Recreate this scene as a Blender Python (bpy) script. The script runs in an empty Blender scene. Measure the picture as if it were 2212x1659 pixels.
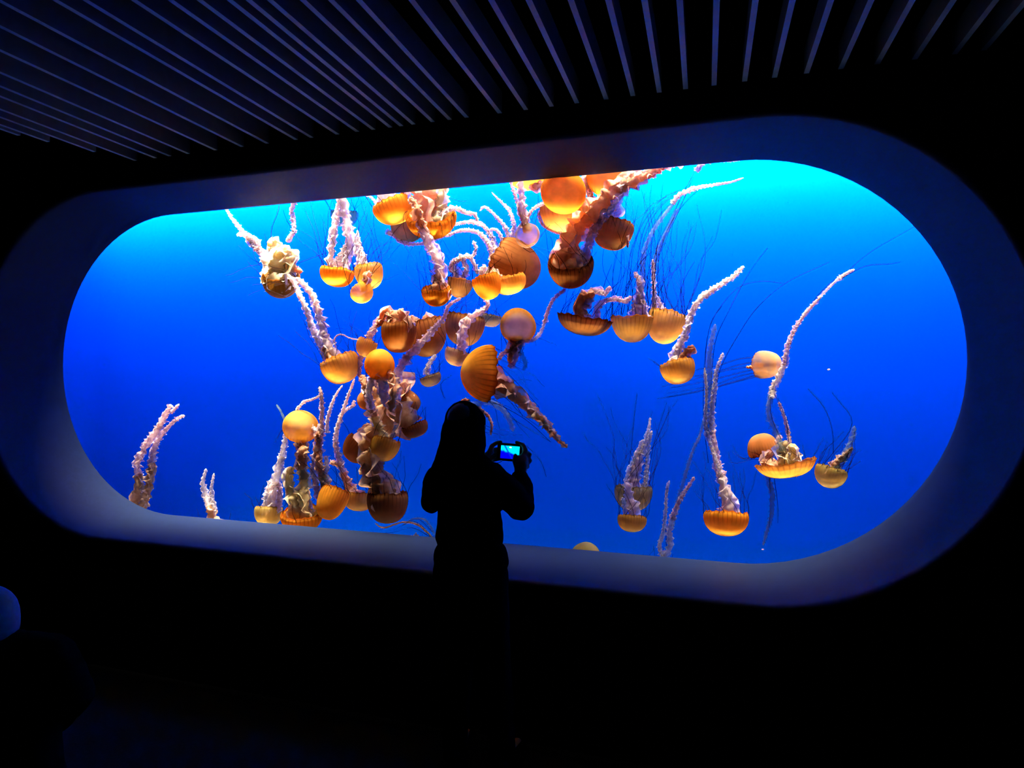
import bpy, bmesh, math, random
from mathutils import Vector, Matrix, noise

# ------------------------------------------------------------------ camera, world, lights, exposure
scene = bpy.context.scene
C = scene.collection
CAM = Vector((0.0, -3.6, 1.72))
FPX = 1661.0
def cam_axes(yaw, pitch, roll):
    cy, sy = math.cos(yaw), math.sin(yaw)
    F = Vector((-sy, cy, 0)); R = Vector((cy, sy, 0)); U = Vector((0, 0, 1))
    cp, sp = math.cos(pitch), math.sin(pitch)
    F2 = F*cp - U*sp; U2 = U*cp + F*sp
    cr, sr = math.cos(roll), math.sin(roll)
    return R*cr + U2*sr, U2*cr - R*sr, F2
RX, UX, FX = cam_axes(math.radians(20.91), math.radians(0.57), math.radians(0.09))
cd = bpy.data.cameras.new('camera')
cd.sensor_width = 36.0
cd.lens = 36.0*FPX/2212.0
cd.clip_start = 0.05
cam = bpy.data.objects.new('camera', cd)
M = Matrix.Identity(4)
for r in range(3):
    M[r][0] = RX[r]; M[r][1] = UX[r]; M[r][2] = -FX[r]; M[r][3] = CAM[r]
cam.matrix_world = M
C.objects.link(cam)
scene.camera = cam

w = bpy.data.worlds.new('dark_hall'); scene.world = w; w.use_nodes = True
w.node_tree.nodes['Background'].inputs[0].default_value = (0.01, 0.012, 0.02, 1)
w.node_tree.nodes['Background'].inputs[1].default_value = 0.1

def area(name, loc, size, size_y, energy, color, rot=(0, 0, 0), spread=180):
    l = bpy.data.lights.new(name, 'AREA'); l.shape = 'RECTANGLE'
    l.size = size; l.size_y = size_y; l.energy = energy; l.color = color
    l.spread = math.radians(spread)
    o = bpy.data.objects.new(name, l); o.location = loc; o.rotation_euler = rot
    C.objects.link(o); return o
# unseen lamps above tank water; blue and cyan ones added to colour the backdrop
area('backdrop_blue_fill', (-2.5, 1.95, 3.72), 9.4, 0.15, 520, (0.0, 0.20, 1.0), (math.radians(32), 0, 0), 120)
area('backdrop_cyan_fill', (-2.5, 2.0, 3.68), 9.0, 0.12, 225, (0.0, 1.0, 0.9), (math.radians(36), 0, 0), 105)
area('backdrop_cyan_fill', (-5.2, 2.0, 3.68), 2.4, 0.12, 10, (0.0, 1.0, 0.9), (math.radians(42), 0, 0), 100)
area('backdrop_cyan_fill', (-0.1, 2.0, 3.68), 2.6, 0.12, 85, (0.0, 1.0, 0.9), (math.radians(40), 0, 0), 105)
area('tank_white_lamp', (-1.9, 0.98, 3.70), 4.6, 0.40, 145, (1.0, 0.84, 0.58), (math.radians(3), 0, 0), 46)
area('tank_white_lamp', (-4.0, 0.98, 3.70), 2.0, 0.40, 84, (1.0, 0.88, 0.66), (math.radians(3), 0, 0), 46)

vs = scene.view_settings
vs.view_transform = 'Standard'; vs.look = 'None'; vs.exposure = 0.0; vs.gamma = 1.0
vs.use_curve_mapping = False
try:
    scene.cycles.use_denoising = True
    scene.cycles.use_light_tree = False
    scene.cycles.transparent_max_bounces = 20
    scene.cycles.max_bounces = 5
    scene.cycles.glossy_bounces = 1
    scene.cycles.caustics_reflective = False
    scene.cycles.caustics_refractive = False
    scene.cycles.diffuse_bounces = 3
except Exception:
    pass

# ------------------------------------------------------------------ helpers
def ray(u, v):
    return RX*((u-1106.0)/FPX) - UX*((v-829.5)/FPX) + FX
def at(u, v, Y):
    """photo position seen on the vertical plane Y"""
    d = ray(u, v); return CAM + d*((Y-CAM.y)/d.y)
def atz(u, v, Z):
    d = ray(u, v); return CAM + d*((Z-CAM.z)/d.z)
def mpp(u, v, Y):
    """metres for one photo pixel at that spot"""
    return (at(u, v, Y)-CAM).dot(FX)/FPX

def tag(o, label=None, cat=None, group=None, kind=None):
    if label: o['label'] = label
    if cat: o['category'] = cat
    if group: o['group'] = group
    if kind: o['kind'] = kind
    return o
def mesh_obj(name, verts, faces, mat, parent=None, smooth=True, uvs=None):
    me = bpy.data.meshes.new(name)
    me.from_pydata([tuple(p) for p in verts], [], faces)
    if smooth: me.polygons.foreach_set('use_smooth', [True]*len(me.polygons))
    if uvs is not None:
        ul = me.uv_layers.new(name='UVMap')
        for l in me.loops: ul.data[l.index].uv = uvs[l.vertex_index]
    if mat: me.materials.append(mat)
    me.update()
    o = bpy.data.objects.new(name, me); C.objects.link(o)
    if parent: o.parent = parent
    return o
def empty(name, loc):
    o = bpy.data.objects.new(name, None); o.location = loc
    o.empty_display_size = 0.05; C.objects.link(o); return o
def box(name, lo, hi, mat, parent=None, bevel=0.0):
    bm = bmesh.new(); bmesh.ops.create_cube(bm, size=1)
    for v_ in bm.verts:
        v_.co = Vector((lo[i]+(v_.co[i]+0.5)*(hi[i]-lo[i]) for i in range(3)))
    if bevel: bmesh.ops.bevel(bm, geom=bm.edges[:], offset=bevel, segments=2, affect='EDGES')
    me = bpy.data.meshes.new(name); bm.to_mesh(me); bm.free()
    me.materials.append(mat); o = bpy.data.objects.new(name, me); C.objects.link(o)
    if parent: o.parent = parent
    return o

# ------------------------------------------------------------------ materials
def new_mat(name):
    m = bpy.data.materials.new(name); m.use_nodes = True
    nt = m.node_tree; nt.nodes.clear(); return m, nt
def N(nt, t, **kw):
    n = nt.nodes.new(t)
    for k, v_ in kw.items():
        if k == 'inp':
            for i, x in v_.items(): n.inputs[i].default_value = x
        else: setattr(n, k, v_)
    return n
def rough(name, col, col2=None, scale=6.0, roughness=0.8, spec=0.2, bump=0.0):
    m, nt = new_mat(name); L = nt.links.new
    out = N(nt, 'ShaderNodeOutputMaterial'); b = N(nt, 'ShaderNodeBsdfPrincipled')
    b.inputs['Roughness'].default_value = roughness
    b.inputs['Specular IOR Level'].default_value = spec
    tc = N(nt, 'ShaderNodeTexCoord'); nz = N(nt, 'ShaderNodeTexNoise', inp={'Scale': scale, 'Detail': 2.0})
    rp = N(nt, 'ShaderNodeValToRGB')
    rp.color_ramp.elements[0].position = 0.3; rp.color_ramp.elements[1].position = 0.7
    rp.color_ramp.elements[0].color = (*col, 1); rp.color_ramp.elements[1].color = (*(col2 or col), 1)
    L(tc.outputs['Object'], nz.inputs['Vector']); L(nz.outputs['Fac'], rp.inputs['Fac'])
    L(rp.outputs['Color'], b.inputs['Base Color'])
    if bump:
        bp = N(nt, 'ShaderNodeBump', inp={'Strength': bump, 'Distance': 0.01})
        L(nz.outputs['Fac'], bp.inputs['Height']); L(bp.outputs['Normal'], b.inputs['Normal'])
    if spec <= 0.1:                          # matt paint, carpet, cloth: plain diffuse
        nt.nodes.remove(b); b = N(nt, 'ShaderNodeBsdfDiffuse', inp={'Roughness': 0.3})
        L(rp.outputs['Color'], b.inputs['Color'])
    L(b.outputs['BSDF'], out.inputs['Surface']); return m

M_WALL = rough('black_wall_paint', (0.020, 0.020, 0.026), (0.026, 0.026, 0.034), 9, 0.75, 0.05, 0.1)
M_FLOOR = rough('dark_carpet', (0.018, 0.018, 0.020), (0.028, 0.028, 0.032), 60, 0.95, 0.0, 0.3)
M_CEIL = rough('black_ceiling', (0.004, 0.004, 0.005), (0.007, 0.007, 0.008), 8, 0.9, 0.05)
M_SLAT = rough('shaded_slat_side', (0.12, 0.14, 0.19), (0.15, 0.17, 0.22), 20, 0.6, 0.15)  # slat sides coloured darker to stand for shade
M_SLATE = rough('lit_slat_edge', (0.40, 0.48, 0.66), (0.46, 0.54, 0.72), 20, 0.5, 0.3)  # bottom edges coloured paler, as if catching light
M_TRIM = rough('blue_grey_reveal_paint', (0.0030, 0.010, 0.036), (0.0036, 0.012, 0.042), 14, 0.6, 0.12)
M_TANK = rough('blue_tank_paint', (0.0, 0.070, 0.50), (0.0, 0.074, 0.52), 1.5, 0.9, 0.0)
M_TANKF = rough('grey_tank_floor', (0.10, 0.10, 0.10), (0.14, 0.14, 0.13), 3, 0.9, 0.0)
M_BOUNCE = rough('white_bounce_liner', (0.62, 0.62, 0.60), (0.68, 0.68, 0.66), 3, 0.9, 0.0)  # unseen white surface added to bounce light onto the jellies

m, nt = new_mat('window_acrylic')
out = N(nt, 'ShaderNodeOutputMaterial'); t = N(nt, 'ShaderNodeBsdfTransparent', inp={'Color': (0.985, 0.99, 1.0, 1)})
g = N(nt, 'ShaderNodeBsdfGlossy', inp={'Roughness': 0.02}); mx = N(nt, 'ShaderNodeMixShader', inp={0: 0.003})
nt.links.new(t.outputs[0], mx.inputs[1]); nt.links.new(g.outputs[0], mx.inputs[2]); nt.links.new(mx.outputs[0], out.inputs[0])
M_PANE = m

def bell_mat(name, col, rimcol, centre, opac, stripes=0.6, trans=0.68):
    """flesh of a bell: UV.x runs round the bell, UV.y from apex (0) to margin (1)"""
    m, nt = new_mat(name); L = nt.links.new
    out = N(nt, 'ShaderNodeOutputMaterial')
    uv = N(nt, 'ShaderNodeUVMap'); sep = N(nt, 'ShaderNodeSeparateXYZ'); L(uv.outputs[0], sep.inputs[0])
    ramp = N(nt, 'ShaderNodeValToRGB'); e = ramp.color_ramp.elements
    e[0].position = 0.24; e[0].color = (*centre, 1)
    e[1].position = 0.42; e[1].color = (*col, 1)
    x = e.new(0.86); x.color = (*col, 1)
    x = e.new(0.97); x.color = (*rimcol, 1)
    L(sep.outputs[1], ramp.inputs[0])
    # radial stripes
    mu = N(nt, 'ShaderNodeMath', operation='MULTIPLY', inp={1: 32*math.pi*2}); L(sep.outputs[0], mu.inputs[0])
    sn = N(nt, 'ShaderNodeMath', operation='SINE'); L(mu.outputs[0], sn.inputs[0])
    mr = N(nt, 'ShaderNodeMapRange', inp={1: 0.35, 2: 0.95, 3: 0.0, 4: 1.0}); L(sn.outputs[0], mr.inputs[0])
    tr = N(nt, 'ShaderNodeMapRange', inp={1: 0.45, 2: 0.95, 3: 0.0, 4: stripes}); L(sep.outputs[1], tr.inputs[0])
    mm = N(nt, 'ShaderNodeMath', operation='MULTIPLY'); L(mr.outputs[0], mm.inputs[0]); L(tr.outputs[0], mm.inputs[1])
    mix = N(nt, 'ShaderNodeMix', data_type='RGBA'); L(mm.outputs[0], mix.inputs['Factor'])
    L(ramp.outputs[0], mix.inputs['A']); mix.inputs['B'].default_value = (*rimcol, 1)
    tc = N(nt, 'ShaderNodeTexCoord'); nz = N(nt, 'ShaderNodeTexNoise', inp={'Scale': 14.0, 'Detail': 4.0})
    L(tc.outputs['Object'], nz.inputs['Vector'])
    nm = N(nt, 'ShaderNodeMapRange', inp={1: 0.3, 2: 0.7, 3: 0.78, 4: 1.12}); L(nz.outputs['Fac'], nm.inputs[0])
    hs = N(nt, 'ShaderNodeHueSaturation'); L(mix.outputs['Result'], hs.inputs['Color']); L(nm.outputs[0], hs.inputs['Value'])
    df = N(nt, 'ShaderNodeBsdfDiffuse'); tl = N(nt, 'ShaderNodeBsdfTranslucent'); tp = N(nt, 'ShaderNodeBsdfTransparent', inp={0: (1.0, 0.86, 0.72, 1)})
    L(hs.outputs[0], df.inputs[0]); L(hs.outputs[0], tl.inputs[0])
    a = N(nt, 'ShaderNodeMixShader', inp={0: trans}); L(df.outputs[0], a.inputs[1]); L(tl.outputs[0], a.inputs[2])
    b = N(nt, 'ShaderNodeMixShader', inp={0: opac}); L(tp.outputs[0], b.inputs[1]); L(a.outputs[0], b.inputs[2])
    L((a if opac >= 1 else b).outputs[0], out.inputs[0]); return m
BELL = {  # variants also put lighting differences between bells into their colour
    'orange': bell_mat('orange_bell', (0.90, 0.38, 0.035), (0.34, 0.07, 0.006), (0.97, 0.52, 0.07), 1, 0.8),
    'amber':  bell_mat('amber_bell', (0.80, 0.42, 0.065), (0.34, 0.11, 0.014), (0.94, 0.60, 0.14), 0.84, 0.7),
    'brown':  bell_mat('brown_bell', (0.52, 0.21, 0.065), (0.13, 0.035, 0.012), (0.62, 0.32, 0.12), 1, 0.8),
    'pale':   bell_mat('pale_bell', (0.50, 0.38, 0.26), (0.32, 0.15, 0.05), (0.98, 0.58, 0.20), 0.62, 0.4),
    'disc':   bell_mat('ringed_disc_bell', (0.72, 0.34, 0.05), (0.18, 0.05, 0.01), (0.88, 0.60, 0.38), 0.92, 0.6),
    'olive':  bell_mat('olive_bell', (0.54, 0.42, 0.12), (0.20, 0.12, 0.02), (0.70, 0.56, 0.18), 0.80, 0.5),
    'dim':    bell_mat('dim_bell', (0.28, 0.21, 0.12), (0.10, 0.06, 0.03), (0.38, 0.28, 0.16), 0.66, 0.6),
}
m, nt = new_mat('clear_jelly_lining'); L = nt.links.new     # thin clear lining of the bells
out = N(nt, 'ShaderNodeOutputMaterial'); tp = N(nt, 'ShaderNodeBsdfTransparent', inp={0: (1.0, 0.92, 0.70, 1)})
df = N(nt, 'ShaderNodeBsdfTranslucent', inp={0: (0.9, 0.5, 0.12, 1)}); mx = N(nt, 'ShaderNodeMixShader', inp={0: 0.28})
L(tp.outputs[0], mx.inputs[1]); L(df.outputs[0], mx.inputs[2]); L(mx.outputs[0], out.inputs[0])
M_LINING = m
def arm_mat(name, col, col2, opac, scale=26.0):
    m, nt = new_mat(name); L = nt.links.new
    out = N(nt, 'ShaderNodeOutputMaterial'); tc = N(nt, 'ShaderNodeTexCoord')
    nz = N(nt, 'ShaderNodeTexNoise', inp={'Scale': scale, 'Detail': 3.0}); L(tc.outputs['Object'], nz.inputs['Vector'])
    rp = N(nt, 'ShaderNodeValToRGB'); rp.color_ramp.elements[0].position = 0.35; rp.color_ramp.elements[1].position = 0.62
    rp.color_ramp.elements[0].color = (*col2, 1); rp.color_ramp.elements[1].color = (*col, 1); L(nz.outputs['Fac'], rp.inputs[0])
    mr = N(nt, 'ShaderNodeMapRange', inp={1: 0.3, 2: 0.65, 3: opac*0.8, 4: min(1.0, opac*1.15)}); L(nz.outputs['Fac'], mr.inputs[0])
    df = N(nt, 'ShaderNodeBsdfDiffuse'); tl = N(nt, 'ShaderNodeBsdfTranslucent'); tp = N(nt, 'ShaderNodeBsdfTransparent')
    L(rp.outputs[0], df.inputs[0]); L(rp.outputs[0], tl.inputs[0])
    a = N(nt, 'ShaderNodeMixShader', inp={0: 0.62}); L(df.outputs[0], a.inputs[1]); L(tl.outputs[0], a.inputs[2])
    b = N(nt, 'ShaderNodeMixShader'); L(mr.outputs[0], b.inputs[0]); L(tp.outputs[0], b.inputs[1]); L(a.outputs[0], b.inputs[2])
    L((a if opac >= 1 else b).outputs[0], out.inputs[0]); return m
ARM = {
    'white': arm_mat('white_frill', (0.96, 0.86, 0.86), (0.92, 0.70, 0.66), 0.92),
    'cream': arm_mat('cream_frill', (0.98, 0.88, 0.60), (0.92, 0.70, 0.38), 1),
    'peach': arm_mat('peach_frill', (0.95, 0.64, 0.44), (0.84, 0.42, 0.25), 1),
    'tan':   arm_mat('tan_frill', (0.84, 0.58, 0.38), (0.64, 0.34, 0.18), 1),
    'mauve': arm_mat('mauve_frill', (0.88, 0.70, 0.72), (0.76, 0.48, 0.46), 0.74),
    'grey':  arm_mat('grey_frill', (0.82, 0.74, 0.72), (0.66, 0.54, 0.50), 0.58),
    'thin':  arm_mat('thin_frill', (0.22, 0.34, 0.34), (0.12, 0.20, 0.22), 0.30),
}
m, nt = new_mat('tentacle_thread'); L = nt.links.new
out = N(nt, 'ShaderNodeOutputMaterial'); df = N(nt, 'ShaderNodeBsdfDiffuse', inp={0: (0.010, 0.005, 0.014, 1)})
tp = N(nt, 'ShaderNodeBsdfTransparent', inp={0: (0.55, 0.55, 0.9, 1)}); mx = N(nt, 'ShaderNodeMixShader', inp={0: 0.66})
L(tp.outputs[0], mx.inputs[1]); L(df.outputs[0], mx.inputs[2]); L(mx.outputs[0], out.inputs[0])
M_TENT = m
M_SKIN = rough('skin', (0.40, 0.24, 0.17), (0.46, 0.28, 0.20), 30, 0.6, 0.2)
M_HAIR = rough('black_hair', (0.008, 0.006, 0.005), (0.014, 0.010, 0.008), 60, 0.8, 0.0)
M_JACKET = rough('black_jacket_fabric', (0.008, 0.008, 0.009), (0.012, 0.012, 0.013), 40, 0.95, 0.0, 0.3)
M_TROUSER = rough('black_trouser_fabric', (0.008, 0.008, 0.010), (0.012, 0.012, 0.014), 50, 0.95, 0.0, 0.3)
M_SHOE = rough('dark_blue_shoe', (0.010, 0.012, 0.022), (0.016, 0.018, 0.032), 30, 0.8, 0.0)
M_BLACK = rough('black_plastic', (0.012, 0.012, 0.013), (0.016, 0.016, 0.017), 50, 0.45, 0.2)
M_CAP = rough('pale_knit', (0.40, 0.42, 0.46), (0.50, 0.52, 0.55), 60, 0.9, 0.1, 0.4)

# ------------------------------------------------------------------ structure
Z0 = CAM.z
OUT = (-5.285, 0.879, Z0-1.026, Z0+1.164)      # opening on the hall side, at Y = 0
INN = (-5.396, 0.742, Z0-1.014, Z0+1.170)      # edge at the pane, at Y = 0.64
GY = 0.64
def stadium(b, Y, grow=0.0, n=40, ns=24):
    x0, x1, z0, z1 = b; r = (z1-z0)/2; cz = (z0+z1)/2; xa, xb = x0+r, x1-r; r += grow
    p = []
    for i in range(n+1):
        a = -math.pi/2 + math.pi*i/n
        p.append((xb+r*math.cos(a), Y, cz+r*math.sin(a)))
    for i in range(1, ns): p.append((xb+(xa-xb)*i/ns, Y, cz+r))
    for i in range(n+1):
        a = math.pi/2 + math.pi*i/n
        p.append((xa+r*math.cos(a), Y, cz+r*math.sin(a)))
    for i in range(1, ns): p.append((xa+(xb-xa)*i/ns, Y, cz-r))
    return p
def loft(loops, closed=True):
    v, f = [], []
    for lp in loops: v += lp
    n = len(loops[0])
    for k in range(len(loops)-1):
        for i in range(n):
            j = (i+1) % n
            f.append((k*n+i, k*n+j, (k+1)*n+j, (k+1)*n+i))
    return v, f
# front wall with the rounded opening
XL, XR, YB, ZC = -9.5, 5.0, -7.5, 3.42
hole = stadium(OUT, 0.0, 0.035)
def to_rect(p):
    cx, cz = (OUT[0]+OUT[1])/2, (OUT[2]+OUT[3])/2
    dx, dz = p[0]-cx, p[2]-cz
    s = 1e9
    if dx > 1e-9: s = min(s, (XR-cx)/dx)
    if dx < -1e-9: s = min(s, (XL-cx)/dx)
    if dz > 1e-9: s = min(s, (3.9-cz)/dz)
    if dz < -1e-9: s = min(s, (0-cz)/dz)
    return (cx+dx*s, 0.0, cz+dz*s)
rect = [to_rect(p) for p in hole]
# put the four corners of the wall on the nearest ring points
for cxz in ((XL, 0), (XR, 0), (XL, 3.9), (XR, 3.9)):
    i = min(range(len(rect)), key=lambda k: (rect[k][0]-cxz[0])**2+(rect[k][2]-cxz[1])**2)
    rect[i] = (cxz[0], 0.0, cxz[1])
v, f = loft([rect, hole])
tag(mesh_obj('wall_front', v, f, M_WALL, smooth=False), kind='structure')
loops = []
for k in range(6):
    a = math.pi/2*k/5
    loops.append(stadium(OUT, 0.035*(1-math.cos(a)), 0.035*(1-math.sin(a))))
loops += [stadium(OUT, 0.05), stadium(INN, GY), stadium(INN, GY+0.10)]
v, f = loft(loops)
tag(mesh_obj('trim_1', v, f, M_TRIM), kind='structure')
v, f = loft([stadium(INN, GY+0.02, -0.002), stadium(INN, GY+0.07, -0.002)])
n = len(v)//2
f += [tuple(range(n)), tuple(range(2*n-1, n-1, -1))]
tag(mesh_obj('window_1', v, f, M_PANE, smooth=False), kind='structure')
# hall
tag(box('floor', (XL, YB, -0.1), (XR, 0.0, 0.0), M_FLOOR), kind='structure')
ceil = tag(box('ceiling', (XL, YB, ZC), (XR, 0.0, ZC+0.1), M_CEIL), kind='structure')
tag(box('wall_left', (XL-0.1, YB, 0), (XL, 0.0, ZC), M_WALL), kind='structure')
tag(box('wall_right', (XR, YB, 0), (XR+0.1, 0.0, ZC), M_WALL), kind='structure')
tag(box('wall_back', (XL, YB-0.1, 0), (XR, YB, ZC), M_WALL), kind='structure')
# ceiling slats
ZS, SH, ST = Z0+1.30, 0.105, 0.022
phi = math.radians(14.09-20.91)
SD = Vector((math.sin(phi), math.cos(phi), 0)); SN = Vector((math.cos(phi), -math.sin(phi), 0))
cutA, cutB = atz(310, 352, ZS), atz(0, 285, ZS)
slat_u = [-799, -760, -694, -629, -530, -459, -370, -242, -122, -11, 112, 177, 282, 361, 424, 489, 530, 576, 647, 708, 768,
          882, 970, 1054, 1135, 1226, 1307, 1385, 1461, 1541, 1625, 1705, 1788, 1875, 1964, 2053, 2145, 2211, 2300]
for u in slat_u:
    p = atz(u, 0, ZS)
    t1 = (-0.06-p.y)/SD.y
    # the left field of slats ends on a slanting bulkhead
    dx, dy = cutB.x-cutA.x, cutB.y-cutA.y
    den = SD.x*dy - SD.y*dx
    if abs(den) > 1e-6:
        tc_ = ((cutA.x-p.x)*dy - (cutA.y-p.y)*dx)/den
        q = p+SD*tc_
        if q.x < cutA.x and tc_ < t1: t1 = tc_
    t0 = (-6.5-p.y)/SD.y
    if t1-t0 < 0.3: continue
    a, b = p+SD*t0, p+SD*t1
    vv = []
    for q in (a, b):
        for sx, sz in ((0, 0), (ST, 0), (ST, SH), (0, SH)):
            vv.append(q+SN*sx+Vector((0, 0, sz)))
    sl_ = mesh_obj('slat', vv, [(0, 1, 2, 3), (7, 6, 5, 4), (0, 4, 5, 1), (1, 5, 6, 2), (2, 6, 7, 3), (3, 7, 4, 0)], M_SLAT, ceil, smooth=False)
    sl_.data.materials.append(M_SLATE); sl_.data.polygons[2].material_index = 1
# the tank behind the window: a blue basin with rounded corners
TX0, TX1, TY0, TY1 = -7.6, 2.3, GY+0.10, 2.35
def basin(z):
    r = 0.75; p = [(TX0, TY0, z)]
    for i in range(13):
        a = math.pi - math.pi/2*i/12
        p.append((TX0+r+r*math.cos(a), TY1-r+r*math.sin(a), z))
    for i in range(13):
        a = math.pi/2 - math.pi/2*i/12
        p.append((TX1-r+r*math.cos(a), TY1-r+r*math.sin(a), z))
    p.append((TX1, TY0, z)); return p
b0, b1 = basin(0.0), basin(3.9); n = len(b0)
f = [(i, i+1, n+i+1, n+i) for i in range(n-1)]
tag(mesh_obj('wall_tank', b0+b1, f, M_TANK), kind='structure')
tag(mesh_obj('floor_tank', basin(0.002), [tuple(range(n))], M_TANKF, smooth=False), kind='structure')
tag(mesh_obj('ceiling_tank', basin(3.898), [tuple(range(n-1, -1, -1))], M_CEIL, smooth=False), kind='structure')
# the unseen wall round the pane on the water side, whitened to bounce light
hole2 = stadium(INN, GY+0.10)
rect2 = [(min(max(p[0], TX0), TX1), GY+0.10, 0.0) for p in hole2]
rect2 = []
for p in hole2:
    q = to_rect(p); sx = (q[0]-(OUT[0]+OUT[1])/2)
    rect2.append((min(max(q[0], XL), XR), GY+0.10, q[2]))
for cxz in ((XL, 0), (XR, 0), (XL, 3.9), (XR, 3.9)):
    i = min(range(len(rect2)), key=lambda k: (rect2[k][0]-cxz[0])**2+(rect2[k][2]-cxz[1])**2)
    rect2[i] = (cxz[0], GY+0.10, cxz[1])
v, f = loft([rect2, hole2])
tag(mesh_obj('wall_tank_front', v, f, M_BOUNCE, smooth=False), kind='structure')
# ------------------------------------------------------------------ jellyfish
def smooth_path(pts, step):
    """Catmull-Rom through 3-D points, sampled about every step metres"""
    P = [pts[0]*2-pts[1]] + list(pts) + [pts[-1]*2-pts[-2]]
    out = []
    for i in range(1, len(P)-2):
        a, b, c, d = P[i-1], P[i], P[i+1], P[i+2]
        k = max(2, int((c-b).length/step))
        for j in range(k):
            t = j/k
            out.append(0.5*((2*b)+(c-a)*t+(2*a-5*b+4*c-d)*t*t+(3*b-a-3*c+d)*t*t*t))
    out.append(pts[-1].copy()); return out

def view_basis(p):
    d = (p-CAM).normalized()
    r = d.cross(Vector((0, 0, 1))).normalized(); u = r.cross(d).normalized()
    return r, u, d

def make_bell(root, ctr, R, H, axis, mat, seed, flare=0.0, point=None):
    rnd = random.Random(seed)
    z = axis.normalized(); x = z.orthogonal().normalized(); y = z.cross(x)
    NS, NT = 64, 15
    ph = [rnd.uniform(0, 6.28) for _ in range(4)]
    sq = rnd.uniform(0.74, 0.92); TM = 128
    if point: sq = point; TM = 94            # open margin, no inward curl
    verts, uvs, faces = [], [], []
    prof = []
    for k in range(NT+1):                       # outside, apex to margin, then curled in
        t = k/NT; th = t*math.radians(TM)
        prof.append((math.sin(th)**(sq if th < 1.5708 else 0.55), math.cos(th)*(1.0 if th < 1.5708 else 0.40), t))
    for k in range(NT-1, -1, -1):               # subumbrella
        t = k/NT; th = t*math.radians(TM)
        prof.append((math.sin(th)**(sq if th < 1.5708 else 0.55)*0.90, math.cos(th)*(0.74 if th < 1.5708 else 0.34)-0.02, t))
    for (pr, pz, t) in prof:
        for i in range(NS):
            a = 2*math.pi*i/NS
            wob = 1+0.035*t*math.sin(2*a+ph[0])+0.022*t*math.sin(3*a+ph[1])
            lap = t**8*(0.030*math.cos(16*a)+0.02*math.sin(5*a+ph[2]))
            r = R*pr*(wob+0.6*lap+flare*t**6)
            zz = H*pz - R*(lap+0.02*t*t*math.sin(4*a+ph[3])) - (R*0.10*flare*t**6)
            verts.append(ctr+x*(r*math.cos(a))+y*(r*math.sin(a))+z*zz)
            uvs.append((i/NS, t))
    n = len(prof)
    for k in range(n-1):
        for i in range(NS):
            j = (i+1) % NS
            faces.append((k*NS+i, k*NS+j, (k+1)*NS+j, (k+1)*NS+i))
    org = root.location
    o = mesh_obj('bell', [p-org for p in verts], faces, mat, root, uvs=uvs)
    o.data.materials.append(M_LINING)
    for i in range((NT+1)*NS, len(o.data.polygons)): o.data.polygons[i].material_index = 1
    return o

def make_arm(root, pts, w0, w1, mat, seed, full=1.0):
    """an oral arm: a lumpy midrib with three soft ruffled curtains"""
    rnd = random.Random(seed)
    wa = (w0+w1)*0.5
    step = max(0.004, min(0.016, wa*0.13))
    path = smooth_path(pts, step); n = len(path)
    tw0 = rnd.uniform(0, 3.14); tw = rnd.uniform(-2.5, 2.5)
    length = sum((path[i+1]-path[i]).length for i in range(n-1))
    verts, faces = [], []
    off = Vector((rnd.uniform(0, 50), rnd.uniform(0, 50), rnd.uniform(0, 50)))
    org = root.location
    fr = []; s = 0.0
    for i in range(n):
        if i: s += (path[i]-path[i-1]).length
        q = s/max(length, 1e-6)
        T = (path[min(i+1, n-1)]-path[max(i-1, 0)]).normalized()
        r, u, d = view_basis(path[i])
        a0 = d - T*d.dot(T)
        a0 = a0.normalized() if a0.length > 1e-4 else T.orthogonal().normalized()
        wd = w0+(w1-w0)*q
        tip = 1.0 if q < 0.965 else max(0.35, math.sqrt(max(0.0, (1-q)/0.035)))
        fr.append((path[i], T, a0, T.cross(a0), wd*tip, s, q))
    SD_ = 9
    for (p, T, a0, b0, wd, s, q) in fr:
        k = 1.0/max(0.012, 0.42*wd)
        for j in range(SD_):
            t = 2*math.pi*j/SD_
            e = a0*math.cos(t)+b0*math.sin(t)
            c_ = p+e*wd*0.3
            lum = 0.95+0.75*noise.noise(off+c_*k)+0.40*noise.noise(off+c_*k*2.2)
            verts.append(p+e*(wd*0.30*max(0.35, lum))-org)
    for i in range(n-1):
        for j in range(SD_):
            j2 = (j+1) % SD_
            faces.append((i*SD_+j, i*SD_+j2, (i+1)*SD_+j2, (i+1)*SD_+j))
    faces.append(tuple((n-1)*SD_+j for j in range(SD_)))
    NA = 5
    for wing in range(3):
        base = len(verts)
        f1 = rnd.uniform(0.85, 1.2); p1 = rnd.uniform(0, 6.28); p2 = rnd.uniform(0, 6.28); ph = 0.0; s0 = 0.0
        for (p, T, a0, b0, wd, s, q) in fr:
            ang = tw0 + tw*q + wing*2.094
            e = a0*math.cos(ang)+b0*math.sin(ang); g = T.cross(e)
            ph += (s-s0)/max(0.016, 0.85*wd)*f1*2*math.pi; s0 = s
            nz1 = noise.noise(off+Vector((ph*0.16, wing*7.3, 0)))
            nz2 = noise.noise(off+Vector((ph*0.45, wing*7.3, 5)))
            edge = max(0.45, 0.88+0.50*nz1+0.30*nz2)
            for j in range(NA):
                x = j/(NA-1)
                ruf = x**1.4*wd*0.5*(0.50*math.sin(ph+p1+x*0.9)+0.26*math.sin(ph*1.9+p2)+0.3*nz2)
                rnd_ = math.sin(x*math.pi/2)
                verts.append(p+e*(rnd_*wd*0.5*edge)+g*ruf-org)
        for i in range(n-1):
            for j in range(NA-1):
                k = base+i*NA+j
                faces.append((k, k+1, k+NA+1, k+NA))
    return mesh_obj('oral_arm', verts, faces, mat, root)

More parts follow.
